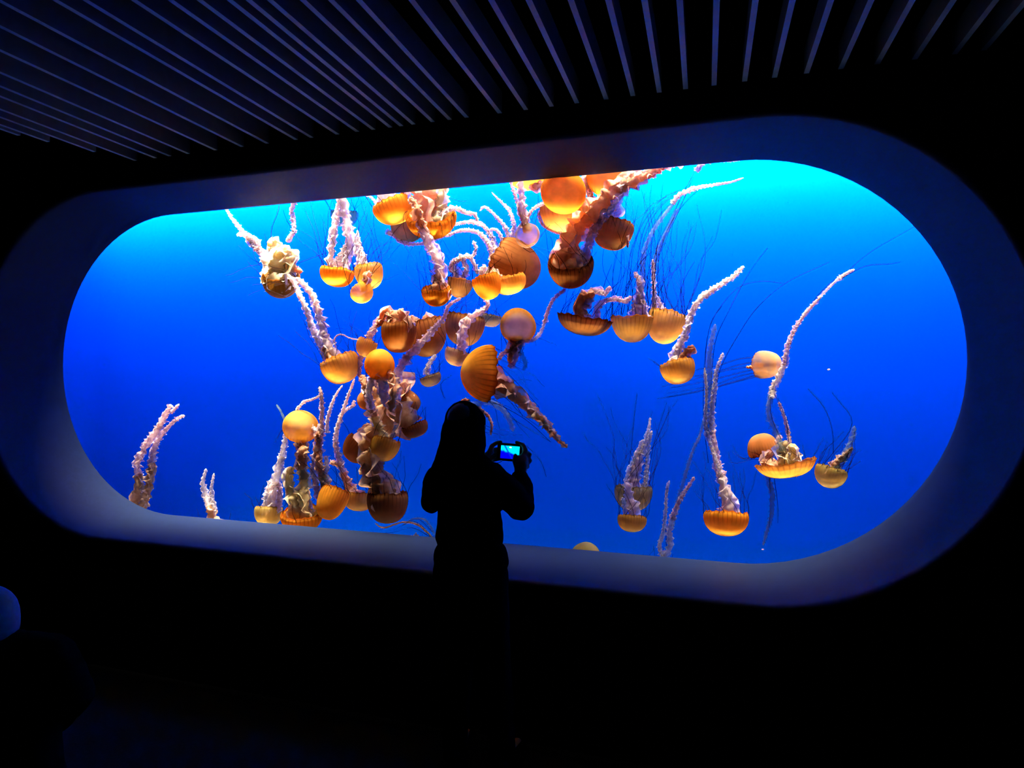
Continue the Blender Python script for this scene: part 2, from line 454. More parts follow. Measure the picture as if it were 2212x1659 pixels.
def tube_into(verts, faces, path, r0, r1, sides=4):
    base = len(verts); n = len(path)
    for i, p in enumerate(path):
        T = (path[min(i+1, n-1)]-path[max(i-1, 0)])
        T = T.normalized() if T.length > 1e-7 else Vector((0, 0, 1))
        a = T.orthogonal().normalized(); b = T.cross(a); r = r0+(r1-r0)*i/(n-1)
        for k in range(sides):
            th = 2*math.pi*k/sides
            verts.append(p+a*(r*math.cos(th))+b*(r*math.sin(th)))
    for i in range(n-1):
        for k in range(sides):
            k2 = (k+1) % sides
            faces.append((base+i*sides+k, base+i*sides+k2, base+(i+1)*sides+k2, base+(i+1)*sides+k))

JGROUP = 'sea nettles drifting in the blue tank'
def jelly(label, rim, wpx, hpx, ang, tilt, Y, col, arms=(), tents=(10, 120, 90, 25), threads=(), flare=0.0, point=None):
    """rim: photo position of the centre of the bell's opening; ang: direction of the apex in the picture;
    tilt: apex towards (+) or away from (-) the viewer; arms: (material, w0, w1, [photo points])"""
    global JN
    JN += 1; seed = 1000+JN*17; rnd = random.Random(seed)
    c = at(rim[0], rim[1], Y); s = mpp(rim[0], rim[1], Y)
    r, u, d = view_basis(c)
    a, ti = math.radians(ang), math.radians(tilt)
    axis = (r*math.cos(a)+u*math.sin(a))*math.cos(ti) - d*math.sin(ti)
    R, H = wpx*s*0.5, hpx*s
    root = empty('jellyfish', c)
    tag(root, label, 'jellyfish', JGROUP)
    make_bell(root, c, R, H, axis, BELL[col], seed, flare, point)
    for k, (mt, w0, w1, pts) in enumerate(arms):
        n = len(pts); dy = rnd.uniform(-0.25, 0.25)*R
        P = []
        for i, (pu, pv) in enumerate(pts):
            yy = Y + (0.0 if i == 0 else dy + rnd.uniform(-0.2, 0.2)*min(R, 0.08)) - 0.02
            P.append(at(pu, pv, yy))
        # root the arm inside the bell
        if (P[0]-c).length < 1.6*R: P.insert(0, P[0]*0.55 + (c+axis*H*0.35)*0.45)
        make_arm(root, P, w0*s*1.12, w1*s*1.12, ARM[mt], seed+k*3+1)
    verts, faces = [], []
    nt_, lpx, tang, spread = tents
    z = axis.normalized(); x = z.orthogonal().normalized(); y = z.cross(x)
    for k in range(nt_):
        th = 2*math.pi*(k+rnd.uniform(-0.3, 0.3))/nt_
        p = c + x*(R*0.97*math.cos(th)) + y*(R*0.97*math.sin(th)) - z*(H*0.06)
        ln = lpx*s*rnd.uniform(0.45, 1.15)
        ta = math.radians(tang+rnd.uniform(-spread, spread))
        drift = (r*math.cos(ta)+u*math.sin(ta)+d*rnd.uniform(-0.15, 0.15)).normalized()
        dirn = (-z*0.9 + drift*0.3).normalized()
        path = [p]; m_ = 16; st = ln/m_
        curl = rnd.uniform(-1, 1)*0.12; o = Vector((rnd.uniform(0, 99), rnd.uniform(0, 99), 0))
        for q in range(m_):
            side = d.cross(dirn)
            jit = noise.noise(o+Vector((q*0.30, 0, 0)))
            dirn = (dirn*0.80 + drift*0.26 + side*(curl+0.38*jit)).normalized()
            path.append(path[-1]+dirn*st)
        tube_into(verts, faces, path, 0.0019, 0.0011)
    for pts in threads:
        dy = rnd.uniform(-0.4, 0.4)*R
        P = [at(pu, pv, Y+dy+rnd.uniform(-0.02, 0.02)) for pu, pv in pts]
        tube_into(verts, faces, smooth_path(P, 0.03), 0.0024, 0.0015)
    if verts:
        o = mesh_obj('tentacles', [p-c for p in verts], faces, M_TENT, root); o['kind'] = 'stuff'
    return root
JN = 0
J = jelly
# --- upper left
J('jellyfish with pale cream frilly mass spilling over its small bell, leftmost in upper half', (606, 598), 82, 46, -88, -28, 1.15, 'amber',
  [('cream', 70, 56, [(606, 606), (602, 585), (607, 560), (604, 538)]), ('cream', 46, 40, [(580, 606), (604, 618), (626, 608)]), ('cream', 44, 40, [(584, 590), (606, 600), (630, 588)]),
   ('cream', 54, 30, [(596, 612), (590, 585), (592, 560), (598, 532), (582, 520)]),
   ('cream', 40, 34, [(618, 600), (625, 578), (622, 558), (612, 530)]),
   ('white', 30, 20, [(590, 590), (575, 562), (556, 532), (535, 512)]),
   ('white', 18, 5, [(556, 540), (538, 515), (522, 497), (502, 473), (486, 447), (482, 438)]),
   ('white', 14, 10, [(560, 525), (540, 510), (512, 506)]),
   ('peach', 26, 14, [(630, 575), (640, 582), (652, 587)])],
  (12, 90, 165, 50), [[(575, 575), (545, 560), (530, 545), (515, 530)], [(585, 520), (588, 490), (600, 460), (604, 436)], [(640, 570), (680, 555), (706, 546)]])
J('tilted amber jellyfish trailing two long white arms up left to the cream one', (732, 783), 86, 46, -68, 8, 1.0, 'amber',
  [('white', 24, 12, [(716, 782), (702, 765), (688, 735), (672, 702), (662, 668), (648, 640), (638, 615), (622, 592)]),
   ('white', 30, 14, [(730, 776), (716, 757), (702, 728), (694, 694), (686, 665), (676, 640), (660, 618), (640, 600)]),
   ('peach', 34, 22, [(722, 784), (712, 768), (700, 752)]),
   ('white', 5, 3, [(722, 735), (735, 722), (755, 730), (775, 734)])],
  (9, 120, 120, 25))
J('short single white frilly strand hanging just below the window top, left of the middle', (640, 396), 60, 34, 95, 5, 1.05, 'amber',
  [('white', 11, 13, [(638, 415), (636, 436), (630, 455), (634, 478), (634, 500), (626, 514), (618, 522)])], (4, 60, 90, 20))
J('bright orange flat jellyfish with twin white arms rising to the window top', (729, 588), 74, 32, -97, 6, 1.02, 'orange',
  [('white', 20, 17, [(712, 590), (712, 562), (718, 530), (722, 500), (728, 465), (734, 440), (737, 418)]),
   ('white', 20, 22, [(745, 586), (748, 560), (754, 535), (750, 505), (745, 470), (740, 440), (735, 418)]),
   ('white', 40, 14, [(728, 590), (728, 575), (738, 552), (748, 530)])],
  (14, 150, 95, 25))
J('brown orange jellyfish touching the right side of the flat bright orange one', (795, 583), 64, 42, -78, 10, 1.30, 'amber',
  [('white', 26, 14, [(788, 588), (778, 560), (770, 535), (760, 505), (750, 470), (746, 430)]),
   ('white', 24, 6, [(792, 588), (784, 555), (776, 525), (772, 497)])], (10, 150, 80, 30))
J('small amber jellyfish tipped sideways, lowest of the upper left cluster', (780, 629), 52, 26, -55, 35, 0.95, 'amber',
  [('peach', 16, 22, [(786, 622), (792, 606), (793, 588)])], (8, 160, 60, 40))
J('small greyish jellyfish half hidden behind white arms at the window top', (743, 462), 58, 28, -90, 0, 1.75, 'pale', [], (10, 90, 95, 30))
# --- upper middle
J('yellow orange jellyfish leaning left, just under the top edge, left of the big striped one', (850, 443), 92, 40, -68, 14, 1.16, 'orange',
  [('white', 50, 52, [(838, 442), (832, 425), (830, 405)]), ('white', 24, 30, [(872, 430), (878, 415), (884, 402)]),
   ('white', 10, 5, [(815, 440), (800, 425), (785, 420)])], (9, 110, 110, 40))
J('large bright orange jellyfish open towards us with orange arms reaching the window top', (931, 470), 108, 44, -83, -24, 1.02, 'orange',
  [('peach', 70, 66, [(922, 476), (918, 450), (915, 425), (914, 400)]),
   ('cream', 44, 26, [(945, 478), (950, 455), (955, 425), (958, 398)]),
   ('white', 16, 9, [(955, 462), (975, 450), (992, 452), (1008, 460), (1024, 462), (1032, 478)])], (8, 90, -60, 60))
J('brown orange jellyfish tucked behind the large open one, mauve frill across its lower edge', (884, 482), 76, 42, -118, 20, 1.58, 'brown',
  [('mauve', 12, 6, [(838, 503), (850, 508), (862, 520), (880, 527), (905, 527), (930, 520), (955, 512), (975, 500)])], (9, 140, -70, 60))
J('orange jellyfish whose thick mauve arm climbs across the large open orange one', (942, 628), 66, 34, -82, -14, 0.86, 'orange',
  [('peach', 46, 34, [(944, 632), (948, 610), (950, 590)]),
   ('mauve', 34, 26, [(950, 600), (951, 585), (946, 562), (934, 538), (920, 515), (912, 492)]),
   ('peach', 24, 14, [(912, 495), (908, 475), (903, 455), (894, 438), (884, 428)])], (12, 120, 100, 40))
J('pale yellow jellyfish with knotted lilac arms, right of the mauve armed one', (995, 606), 56, 38, -100, 8, 1.2, 'amber',
  [('mauve', 24, 16, [(982, 608), (984, 588), (978, 572), (990, 560), (1000, 552)]),
   ('white', 16, 12, [(1000, 600), (1008, 580), (1000, 562), (1012, 552), (1024, 570), (1032, 592)]),
   ('white', 12, 8, [(984, 590), (972, 582), (978, 568), (1000, 556), (1022, 552), (1028, 535), (1022, 520)])], (8, 100, 90, 40), (), 0.05, 0.95)
J('big round brown orange jellyfish with a fan of white arms arching left', (1096, 566), 108, 76, -24, 22, 1.25, 'brown',
  [('white', 17, 8, [(1072, 575), (1062, 548), (1052, 520), (1032, 502), (1006, 497), (985, 501), (962, 512)]),
   ('white', 17, 8, [(1078, 562), (1070, 538), (1060, 508), (1042, 487), (1016, 480), (990, 483), (974, 488)]),
   ('white', 16, 6, [(1086, 552), (1098, 522), (1092, 492), (1072, 468), (1048, 447), (1036, 456)]),
   ('white', 20, 4, [(1100, 548), (1106, 515), (1110, 485), (1100, 456), (1086, 440), (1072, 426), (1062, 415)]),
   ('peach', 34, 26, [(1080, 560), (1066, 582), (1050, 600)]),
   ('cream', 22, 16, [(1074, 560), (1056, 588), (1040, 608)]),
   ('white', 12, 8, [(1078, 545), (1085, 520), (1074, 498), (1058, 495)]),
   ('peach', 60, 40, [(1092, 556), (1090, 585), (1088, 606)])], (6, 80, 160, 40))
J('amber jellyfish wedged under the big round brown one', (1100, 606), 72, 30, -76, 8, 1.01, 'amber', [('peach', 20, 18, [(1085, 606), (1075, 595), (1062, 585)])], (5, 60, 100, 40))
J('orange jellyfish at lower left of the big round brown one', (1050, 606), 62, 42, -72, 8, 0.83, 'orange',
  [('white', 22, 14, [(1046, 606), (1040, 590), (1048, 572)])], (6, 70, 110, 40))
J('small grey disc jellyfish with an orange core, upper middle, seen from above its crown', (1139, 508), 54, 22, -80, 74, 0.92, 'pale',
  [('mauve', 12, 8, [(1134, 490), (1124, 462), (1116, 432), (1106, 404), (1103, 388)]),
   ('mauve', 26, 16, [(1136, 492), (1130, 455), (1126, 415), (1124, 388)]),
   ('mauve', 10, 8, [(1136, 480), (1148, 455), (1168, 442), (1192, 437)])], (8, 90, 90, 40), [[(1130, 535), (1145, 545), (1158, 540)]])
J('orange dome cut by the window top, left of the round orange disc', (1137, 362), 86, 48, -90, 18, 1.12, 'orange', [('peach', 26, 20, [(1160, 405), (1168, 390)])], (5, 60, 90, 30))
J('large round orange disc jellyfish touching the window top, right of the middle', (1217, 413), 98, 46, -88, 70, 0.86, 'orange', [], (4, 60, 90, 30))
J('bright orange disc cut by the window top, behind a thick pink arm', (1313, 378), 94, 46, -80, 66, 1.05, 'orange', [('peach', 26, 18, [(1268, 385), (1272, 410), (1278, 432)])], (5, 70, -90, 30))
J('dark red brown dome directly beneath the large round orange disc', (1221, 448), 110, 54, -86, 6, 1.15, 'brown',
  [('mauve', 12, 7, [(1166, 462), (1172, 484), (1192, 498), (1214, 505), (1232, 503)]), ('mauve', 10, 8, [(1166, 462), (1175, 448), (1190, 440)])], (8, 80, -70, 60))
J('red brown jellyfish whose very thick peach arm sweeps up right to the window top', (1232, 570), 98, 54, -86, -32, 0.95, 'brown',
  [('peach', 70, 54, [(1230, 578), (1222, 552), (1234, 515), (1254, 484), (1284, 452)]),
   ('peach', 54, 40, [(1270, 468), (1298, 438), (1325, 414), (1352, 398), (1382, 380)]),
   ('peach', 34, 20, [(1360, 398), (1395, 380), (1425, 362), (1450, 345)]),
   ('white', 24, 22, [(1335, 408), (1358, 385), (1380, 365), (1400, 350)]),
   ('white', 18, 24, [(1395, 385), (1425, 366), (1450, 354), (1480, 342)]),
   ('mauve', 30, 14, [(1262, 560), (1272, 525), (1290, 488), (1312, 462), (1330, 440), (1345, 418)])], (14, 90, 110, 60))
J('brown jellyfish bowl hanging right of the thick peach arm', (1326, 490), 88, 50, -104, 14, 1.1, 'brown',
  [('mauve', 44, 24, [(1322, 488), (1328, 466), (1330, 446), (1320, 430)]), ('peach', 14, 6, [(1345, 500), (1355, 512), (1356, 535)])], (9, 90, 80, 50))
# --- right of the middle
J('wide brown saucer jellyfish with two arms curling right, leftmost of a row of three', (1264, 687), 112, 38, -100, 2, 0.92, 'brown',
  [('peach', 40, 26, [(1262, 690), (1252, 664), (1262, 642), (1284, 632)]), ('mauve', 28, 14, [(1272, 638), (1292, 628), (1306, 634), (1318, 618)]),
   ('mauve', 20, 12, [(1290, 690), (1290, 668), (1304, 652), (1328, 646), (1350, 650), (1364, 640)])],
  (18, 90, 70, 40), [[(1320, 625), (1345, 600), (1355, 570)], [(1300, 635), (1310, 600), (1322, 570)]], 0.05, 0.9)
J('amber bowl jellyfish in the middle of a row of three, dark threads streaming up', (1366, 686), 92, 54, -91, 4, 1.08, 'amber',
  [('mauve', 40, 12, [(1376, 690), (1376, 660), (1382, 630), (1380, 604), (1370, 588)]), ('mauve', 24, 12, [(1394, 688), (1390, 655), (1376, 640)]),
   ('thin', 14, 9, [(1384, 640), (1388, 590), (1392, 545), (1408, 505), (1432, 468), (1456, 438)]),
   ('white', 14, 4, [(1452, 440), (1470, 420), (1490, 412), (1515, 404), (1550, 398), (1580, 393), (1606, 384)])],
  (26, 250, 84, 10), [[(1345, 680), (1360, 610), (1368, 540), (1390, 480), (1430, 430), (1470, 410)], [(1400, 680), (1378, 600), (1384, 520), (1410, 460), (1460, 415)],
   [(1390, 680), (1392, 600), (1400, 520), (1425, 465), (1478, 410), (1500, 370)], [(1380, 680), (1384, 590), (1390, 520), (1420, 455), (1470, 412)],
   [(1362, 680), (1352, 640), (1360, 560), (1375, 510), (1400, 450), (1440, 425)]], 0.04, 0.95)
J('amber bowl jellyfish at the right end of a row of three', (1440, 688), 82, 56, -102, 10, 1.36, 'amber',
  [('mauve', 20, 8, [(1418, 684), (1414, 645), (1412, 600), (1410, 560)]), ('mauve', 24, 10, [(1438, 684), (1428, 662), (1418, 640)]),
   ('thin', 12, 8, [(1412, 600), (1418, 550), (1440, 500), (1465, 450)]),
   ('white', 16, 9, [(1505, 368), (1518, 352), (1545, 344), (1580, 345), (1605, 340), (1640, 338)])],
  (24, 220, 96, 12), [[(1420, 680), (1408, 600), (1420, 530), (1450, 470), (1485, 400), (1510, 350)], [(1428, 680), (1420, 600), (1430, 530), (1460, 470), (1492, 395), (1514, 352)],
   [(1440, 680), (1424, 600), (1424, 540), (1445, 490), (1478, 440), (1520, 400)], [(1480, 695), (1470, 640), (1480, 600), (1500, 565)],
   [(1465, 680), (1440, 640), (1432, 580), (1432, 520), (1455, 470)], [(1450, 676), (1462, 660), (1478, 680), (1486, 700)]])
J('yellow amber jellyfish with one long pale curly arm reaching up right', (1463, 790), 76, 40, -76, 8, 1.0, 'amber',
  [('white', 26, 20, [(1452, 794), (1460, 770), (1470, 745), (1482, 722)]), ('white', 20, 16, [(1478, 730), (1486, 705), (1494, 678), (1508, 652), (1528, 632)]),
   ('white', 18, 11, [(1520, 640), (1545, 622), (1572, 606), (1592, 592), (1606, 574)]), ('peach', 16, 24, [(1466, 780), (1482, 762), (1500, 748)]),
   ('white', 30, 18, [(1464, 792), (1458, 778), (1448, 788)])], (6, 40, 130, 40))
J('small pale pink jellyfish swimming sideways, dark threads trailing left', (1645, 788), 62, 42, 3, 22, 1.1, 'pale',
  [('peach', 14, 7, [(1640, 790), (1626, 792), (1612, 793)]), ('peach', 18, 10, [(1644, 800), (1632, 806)])], (0, 0, 0, 0),
  [[(1640, 772), (1600, 775), (1550, 790), (1500, 800)], [(1640, 780), (1590, 790), (1530, 808), (1480, 815)], [(1640, 795), (1580, 810), (1520, 825), (1450, 838)],
   [(1640, 803), (1590, 815), (1530, 835), (1440, 850)], [(1640, 808), (1580, 826), (1520, 842), (1440, 858)], [(1640, 812), (1590, 825), (1510, 846), (1420, 862)],
   [(1640, 790), (1570, 800), (1490, 822), (1430, 835)]])
J('orange amber jellyfish with very long arms and threads, lowest at the right', (1568, 1116), 98, 42, -91, 2, 0.98, 'orange',
  [('white', 44, 28, [(1570, 1122), (1572, 1092), (1566, 1062), (1558, 1030)]), ('mauve', 26, 14, [(1560, 1036), (1550, 1000), (1544, 965), (1538, 925)]),
   ('grey', 16, 9, [(1538, 930), (1538, 885), (1542, 840), (1548, 800), (1562, 762)]), ('grey', 14, 7, [(1560, 1040), (1546, 992), (1530, 945), (1524, 905), (1526, 850), (1522, 795)]),
   ('thin', 22, 12, [(1532, 940), (1530, 880), (1532, 820), (1534, 760), (1545, 700)])],
  (14, 130, 98, 10), [[(1525, 900), (1524, 800), (1528, 730), (1545, 680), (1590, 625), (1640, 608), (1692, 612)], [(1545, 880), (1555, 800), (1600, 715), (1640, 660), (1700, 610), (1790, 567)],
   [(1535, 850), (1545, 740), (1575, 670), (1612, 600), (1635, 565), (1658, 536)], [(1530, 1000), (1520, 900), (1522, 780), (1535, 700), (1560, 660)]])
J('brown lens shaped jellyfish with netlike arms, upper one of a stacked pair', (1368, 1060), 82, 44, -91, -4, 1.35, 'dim',
  [('mauve', 40, 22, [(1366, 1066), (1368, 1036), (1376, 1004), (1386, 972)]), ('grey', 18, 6, [(1386, 980), (1396, 950), (1402, 925), (1404, 902)]),
   ('grey', 20, 10, [(1352, 1064), (1360, 1024), (1372, 990), (1388, 950)]), ('grey', 14, 8, [(1392, 1060), (1396, 1020), (1400, 970), (1408, 930)])],
  (18, 190, 84, 8), [[(1350, 1055), (1362, 980), (1370, 900), (1376, 850)], [(1395, 1055), (1410, 970), (1424, 920), (1440, 870)]])
J('small amber jellyfish, lower one of a stacked pair', (1365, 1121), 64, 28, -92, 4, 1.05, 'amber',
  [('mauve', 28, 20, [(1366, 1124), (1366, 1102), (1360, 1076), (1354, 1042)]), ('grey', 16, 12, [(1352, 1120), (1350, 1098), (1346, 1075)])], (12, 80, 92, 6))
J('forked grey frilly strands rising from the lower edge, right of the stacked pair', (1412, 1246), 70, 36, -100, 5, 1.02, 'amber',
  [('grey', 18, 15, [(1418, 1232), (1432, 1206), (1446, 1180), (1446, 1150), (1456, 1112)]), ('mauve', 16, 7, [(1452, 1122), (1466, 1086), (1484, 1055), (1500, 1030)]),
   ('grey', 13, 7, [(1432, 1206), (1424, 1182), (1432, 1150), (1438, 1105), (1440, 1065), (1446, 1038)]),
   ('thin', 12, 6, [(1462, 1090), (1478, 1035), (1496, 975), (1512, 940), (1520, 905)])], (6, 80, 80, 20), [[(1440, 1200), (1438, 1120), (1440, 1050)]])
J('olive jellyfish cap peeking over the lower edge right of the photographer', (1262, 1208), 66, 38, 55, 12, 0.95, 'olive', [('thin', 12, 8, [(1258, 1212), (1245, 1215)])], (8, 40, 200, 20))
# --- far right
J('wide shallow amber jellyfish with a cream frilly heap inside, lower right', (1697, 1000), 118, 32, -80, -4, 1.0, 'amber',
  [('cream', 48, 30, [(1700, 1004), (1694, 980), (1700, 952)]), ('cream', 30, 22, [(1718, 996), (1716, 975), (1708, 958)]), ('peach', 34, 26, [(1668, 1006), (1654, 992), (1664, 974)]),
   ('mauve', 12, 8, [(1706, 960), (1702, 930), (1692, 895), (1682, 868)]), ('thin', 18, 14, [(1686, 960), (1672, 925), (1660, 892), (1664, 862), (1670, 840)]),
   ('grey', 18, 16, [(1668, 860), (1670, 835), (1682, 815), (1694, 786)]), ('mauve', 14, 9, [(1694, 790), (1702, 750), (1718, 710), (1744, 672), (1772, 642)]),
   ('grey', 8, 7, [(1768, 645), (1800, 612), (1816, 598)]), ('white', 12, 5, [(1812, 602), (1826, 592), (1846, 582)]),
   ('thin', 18, 7, [(1660, 1028), (1668, 1070), (1666, 1112), (1656, 1150), (1648, 1178)])],
  (8, 60, 90, 50), [[(1704, 955), (1696, 900), (1672, 850)], [(1708, 955), (1700, 905), (1680, 860)], [(1688, 950), (1668, 905), (1664, 860), (1676, 820)],
   [(1690, 790), (1720, 705), (1770, 640), (1820, 596), (1880, 545), (1985, 484)], [(1820, 600), (1870, 575), (1925, 570), (1945, 566)], [(1745, 670), (1765, 640), (1790, 615), (1820, 590)],
   [(1672, 1030), (1680, 1090), (1680, 1130)], [(1662, 1030), (1664, 1080), (1662, 1140)]], 0.10, 0.8)
J('brown cap jellyfish opening downward above the wide shallow amber one', (1650, 974), 66, 38, 104, 4, 1.3, 'brown',
  [('grey', 30, 20, [(1656, 976), (1660, 990), (1652, 1002)]), ('mauve', 18, 14, [(1668, 968), (1678, 955), (1686, 940)])], (8, 60, 130, 50))
J('dim olive jellyfish with thin trailing arms, farthest right', (1796, 1019), 66, 36, -106, 4, 1.05, 'olive',
  [('tan', 28, 10, [(1796, 1018), (1806, 998), (1826, 982), (1842, 966)]), ('thin', 28, 10, [(1806, 1012), (1826, 980), (1842, 945), (1846, 920)])],
  (12, 90, 65, 15), [[(1773, 1010), (1798, 980), (1836, 930), (1838, 900), (1815, 870), (1797, 848)], [(1800, 980), (1798, 930), (1780, 880), (1745, 840)], [(1815, 1020), (1840, 960), (1848, 925)]])
# --- lower left
J('pair of long tan frilly arms rising at the far lower left', (284, 1142), 74, 40, -95, 5, 1.0, 'amber',
  [('tan', 36, 22, [(284, 1120), (292, 1085), (300, 1050), (300, 1022)]), ('mauve', 20, 18, [(300, 1030), (298, 1000), (312, 968), (332, 938), (350, 912)]), ('mauve', 18, 12, [(346, 918), (360, 892), (370, 874)]),
   ('tan', 26, 20, [(304, 1112), (316, 1068), (324, 1030), (328, 1000)]), ('mauve', 20, 12, [(327, 1006), (334, 968), (346, 942), (360, 925)]), ('mauve', 11, 8, [(356, 930), (376, 910), (398, 897)]),
   ('mauve', 10, 6, [(368, 892), (380, 880), (386, 874)])], (4, 60, 90, 20))
J('short fading grey arms rising from the lower left edge', (470, 1158), 66, 36, -95, 5, 1.1, 'amber',
  [('tan', 34, 24, [(468, 1142), (460, 1115), (452, 1090)]), ('grey', 24, 6, [(454, 1095), (444, 1068), (438, 1042), (445, 1012)]), ('grey', 14, 5, [(462, 1100), (456, 1062), (462, 1022)])], (4, 50, 90, 20))
J('bright amber jellyfish dome with a glowing crown above the bottom row', (649, 924), 76, 36, 82, 55, 0.95, 'amber',
  [('peach', 30, 26, [(650, 940), (652, 965), (655, 985)]), ('tan', 24, 30, [(654, 975), (650, 1000), (655, 1020)]),
   ('white', 16, 8, [(690, 930), (696, 890), (694, 855), (690, 835)]), ('white', 9, 6, [(640, 890), (655, 870), (676, 862), (690, 855)]),
   ('thin', 7, 5, [(618, 915), (610, 895), (597, 874)])], (6, 60, -90, 30))
J('olive yellow jellyfish at the left end of the bottom row', (581, 1103), 62, 32, -96, 2, 1.0, 'olive',
  [('white', 26, 26, [(588, 1104), (588, 1070), (594, 1040)]), ('grey', 24, 20, [(594, 1045), (602, 1012), (610, 985)]), ('grey', 18, 10, [(608, 990), (615, 955), (620, 930)]), ('grey', 20, 14, [(574, 1102), (578, 1062), (588, 1035)]), ('mauve', 16, 14, [(602, 1100), (604, 1065), (600, 1040)])], (6, 60, 100, 30))
J('orange jellyfish heaped with thick cream frills, second in the bottom row', (652, 1112), 88, 36, -88, -26, 0.90, 'orange',
  [('cream', 44, 36, [(646, 1118), (640, 1092), (630, 1066)]), ('cream', 34, 22, [(632, 1070), (624, 1040), (628, 1008)]), ('cream', 36, 30, [(662, 1112), (656, 1084), (652, 1056)]),
   ('cream', 30, 26, [(654, 1062), (658, 1034), (650, 1006)]), ('tan', 30, 24, [(650, 1010), (652, 985), (660, 965)]), ('cream', 34, 26, [(640, 1116), (662, 1108), (676, 1110)])], (6, 50, 100, 40))
J('plump round orange jellyfish, third in the bottom row', (722, 1070), 66, 54, -112, 12, 0.95, 'orange',
  [('cream', 36, 22, [(716, 1072), (704, 1050), (696, 1025)]), ('peach', 22, 16, [(698, 1030), (690, 1000), (688, 965), (690, 932)]), ('mauve', 24, 16, [(692, 1078), (682, 1045), (676, 1015), (682, 985)]),
   ('mauve', 26, 20, [(684, 990), (690, 950), (694, 915)]), ('grey', 12, 12, [(704, 985), (706, 1010), (704, 1025)])], (8, 80, 110, 40))
J('amber cup jellyfish with two tall thin arms, fourth in the bottom row', (776, 1072), 68, 32, -96, 0, 1.22, 'amber',
  [('peach', 40, 18, [(770, 1074), (752, 1044), (740, 1015)]), ('mauve', 18, 14, [(742, 1020), (732, 988), (724, 955)]), ('white', 14, 6, [(724, 960), (728, 925), (740, 890), (752, 855), (766, 818)]),
   ('white', 12, 5, [(706, 935), (708, 905), (716, 875), (726, 852), (740, 832)]), ('white', 8, 9, [(732, 900), (748, 885), (762, 876), (765, 865)]), ('peach', 14, 14, [(740, 1005), (726, 1002), (714, 997)]), ('thin', 8, 5, [(730, 980), (750, 980), (760, 985)])], (10, 90, 120, 30))
J('dark orange jellyfish with a broad brown curtain of arms, right end of the bottom row', (838, 1076), 90, 54, -91, -6, 0.95, 'brown',
  [('tan', 80, 58, [(836, 1082), (824, 1050), (810, 1022)]), ('tan', 56, 46, [(814, 1030), (800, 1000), (792, 975)]), ('cream', 24, 18, [(812, 1075), (804, 1048), (798, 1020)]), ('tan', 62, 50, [(806, 1015), (796, 970), (808, 925)])], (12, 90, 95, 40))
# --- centre column
J('brown amber cup jellyfish in the centre column, just above the bottom row', (833, 957), 64, 40, -106, 6, 0.95, 'amber',
  [('cream', 30, 24, [(828, 954), (818, 925), (808, 895)]), ('peach', 22, 16, [(810, 900), (800, 868), (790, 838), (782, 810)])], (6, 60, 90, 30))
J('brown jellyfish half covered by tan frills at the left side of the centre column', (778, 962), 66, 40, -128, 0, 1.15, 'brown',
  [('tan', 44, 34, [(782, 970), (790, 940), (798, 915)]), ('peach', 28, 20, [(780, 985), (778, 955), (786, 925)])], (6, 60, 90, 30))
J('small brown jellyfish on the right side of the centre column, long mauve arm rising right', (896, 921), 58, 24, -68, 0, 1.1, 'brown',
  [('tan', 54, 60, [(884, 922), (874, 900), (862, 872)]), ('mauve', 36, 24, [(860, 880), (850, 838), (858, 804), (882, 768)]), ('mauve', 24, 16, [(876, 776), (908, 742), (940, 708)]), ('mauve', 14, 7, [(936, 712), (960, 684), (970, 660), (996, 644)])],
  (10, 60, 95, 30))
J('dark brown dome with black threads, right of the tan curtain', (876, 864), 46, 34, -28, 2, 1.3, 'brown', [('tan', 60, 50, [(872, 868), (845, 880), (830, 910)]), ('tan', 74, 66, [(852, 800), (846, 850), (843, 900), (838, 948)]), ('peach', 44, 34, [(868, 820), (874, 870), (868, 915)])], (12, 40, 95, 30))
J('small brown dome peeking from the left of the tan curtain', (797, 862), 44, 26, -152, 2, 1.35, 'brown', [('tan', 40, 50, [(804, 862), (830, 880), (838, 915)]), ('tan', 54, 54, [(814, 826), (818, 880), (824, 935)]), ('white', 20, 20, [(786, 815), (798, 868), (812, 918), (826, 950)]), ('peach', 22, 18, [(840, 800), (836, 850), (826, 890)]), ('tan', 40, 30, [(812, 880), (822, 840), (830, 800)])], (6, 40, 95, 30))
J('round orange brown ball jellyfish above the tan curtain', (819, 789), 66, 40, 62, 66, 0.88, 'orange', [('mauve', 40, 26, [(825, 815), (830, 845), (838, 880)]), ('white', 22, 14, [(805, 815), (798, 850), (802, 885)]), ('peach', 26, 22, [(845, 810), (850, 850), (845, 890)])], (6, 60, -80, 30))
J('small amber jellyfish at upper left of the orange brown ball', (793, 742), 46, 30, -112, 10, 1.05, 'amber', [('mauve', 20, 14, [(796, 744), (800, 725), (812, 710)]), ('mauve', 18, 10, [(780, 770), (776, 800), (782, 830)])], (6, 60, 110, 50))
J('brown cup jellyfish under a peach frilly arch, upper centre column', (861, 710), 78, 52, -91, 4, 1.02, 'brown',
  [('peach', 50, 40, [(858, 714), (852, 692), (850, 670)]), ('peach', 24, 18, [(846, 680), (832, 672), (824, 690), (815, 705)]), ('mauve', 22, 14, [(824, 690), (806, 712), (792, 728)]), ('peach', 30, 22, [(880, 712), (878, 690), (862, 668)])], (6, 60, 90, 40))
J('large dark red brown jellyfish behind the cup with the peach arch', (915, 708), 96, 64, -76, 4, 1.4, 'brown',
  [('peach', 70, 60, [(902, 716), (895, 700), (900, 686)]), ('peach', 40, 30, [(925, 712), (930, 694), (915, 684)])], (10, 80, 60, 40))
J('dim brown dome crossed by a mauve arm, right of the large dark red brown one', (1006, 694), 88, 54, -100, 4, 1.25, 'brown', [('mauve', 30, 24, [(985, 700), (975, 690), (968, 680)])], (16, 90, 90, 60))
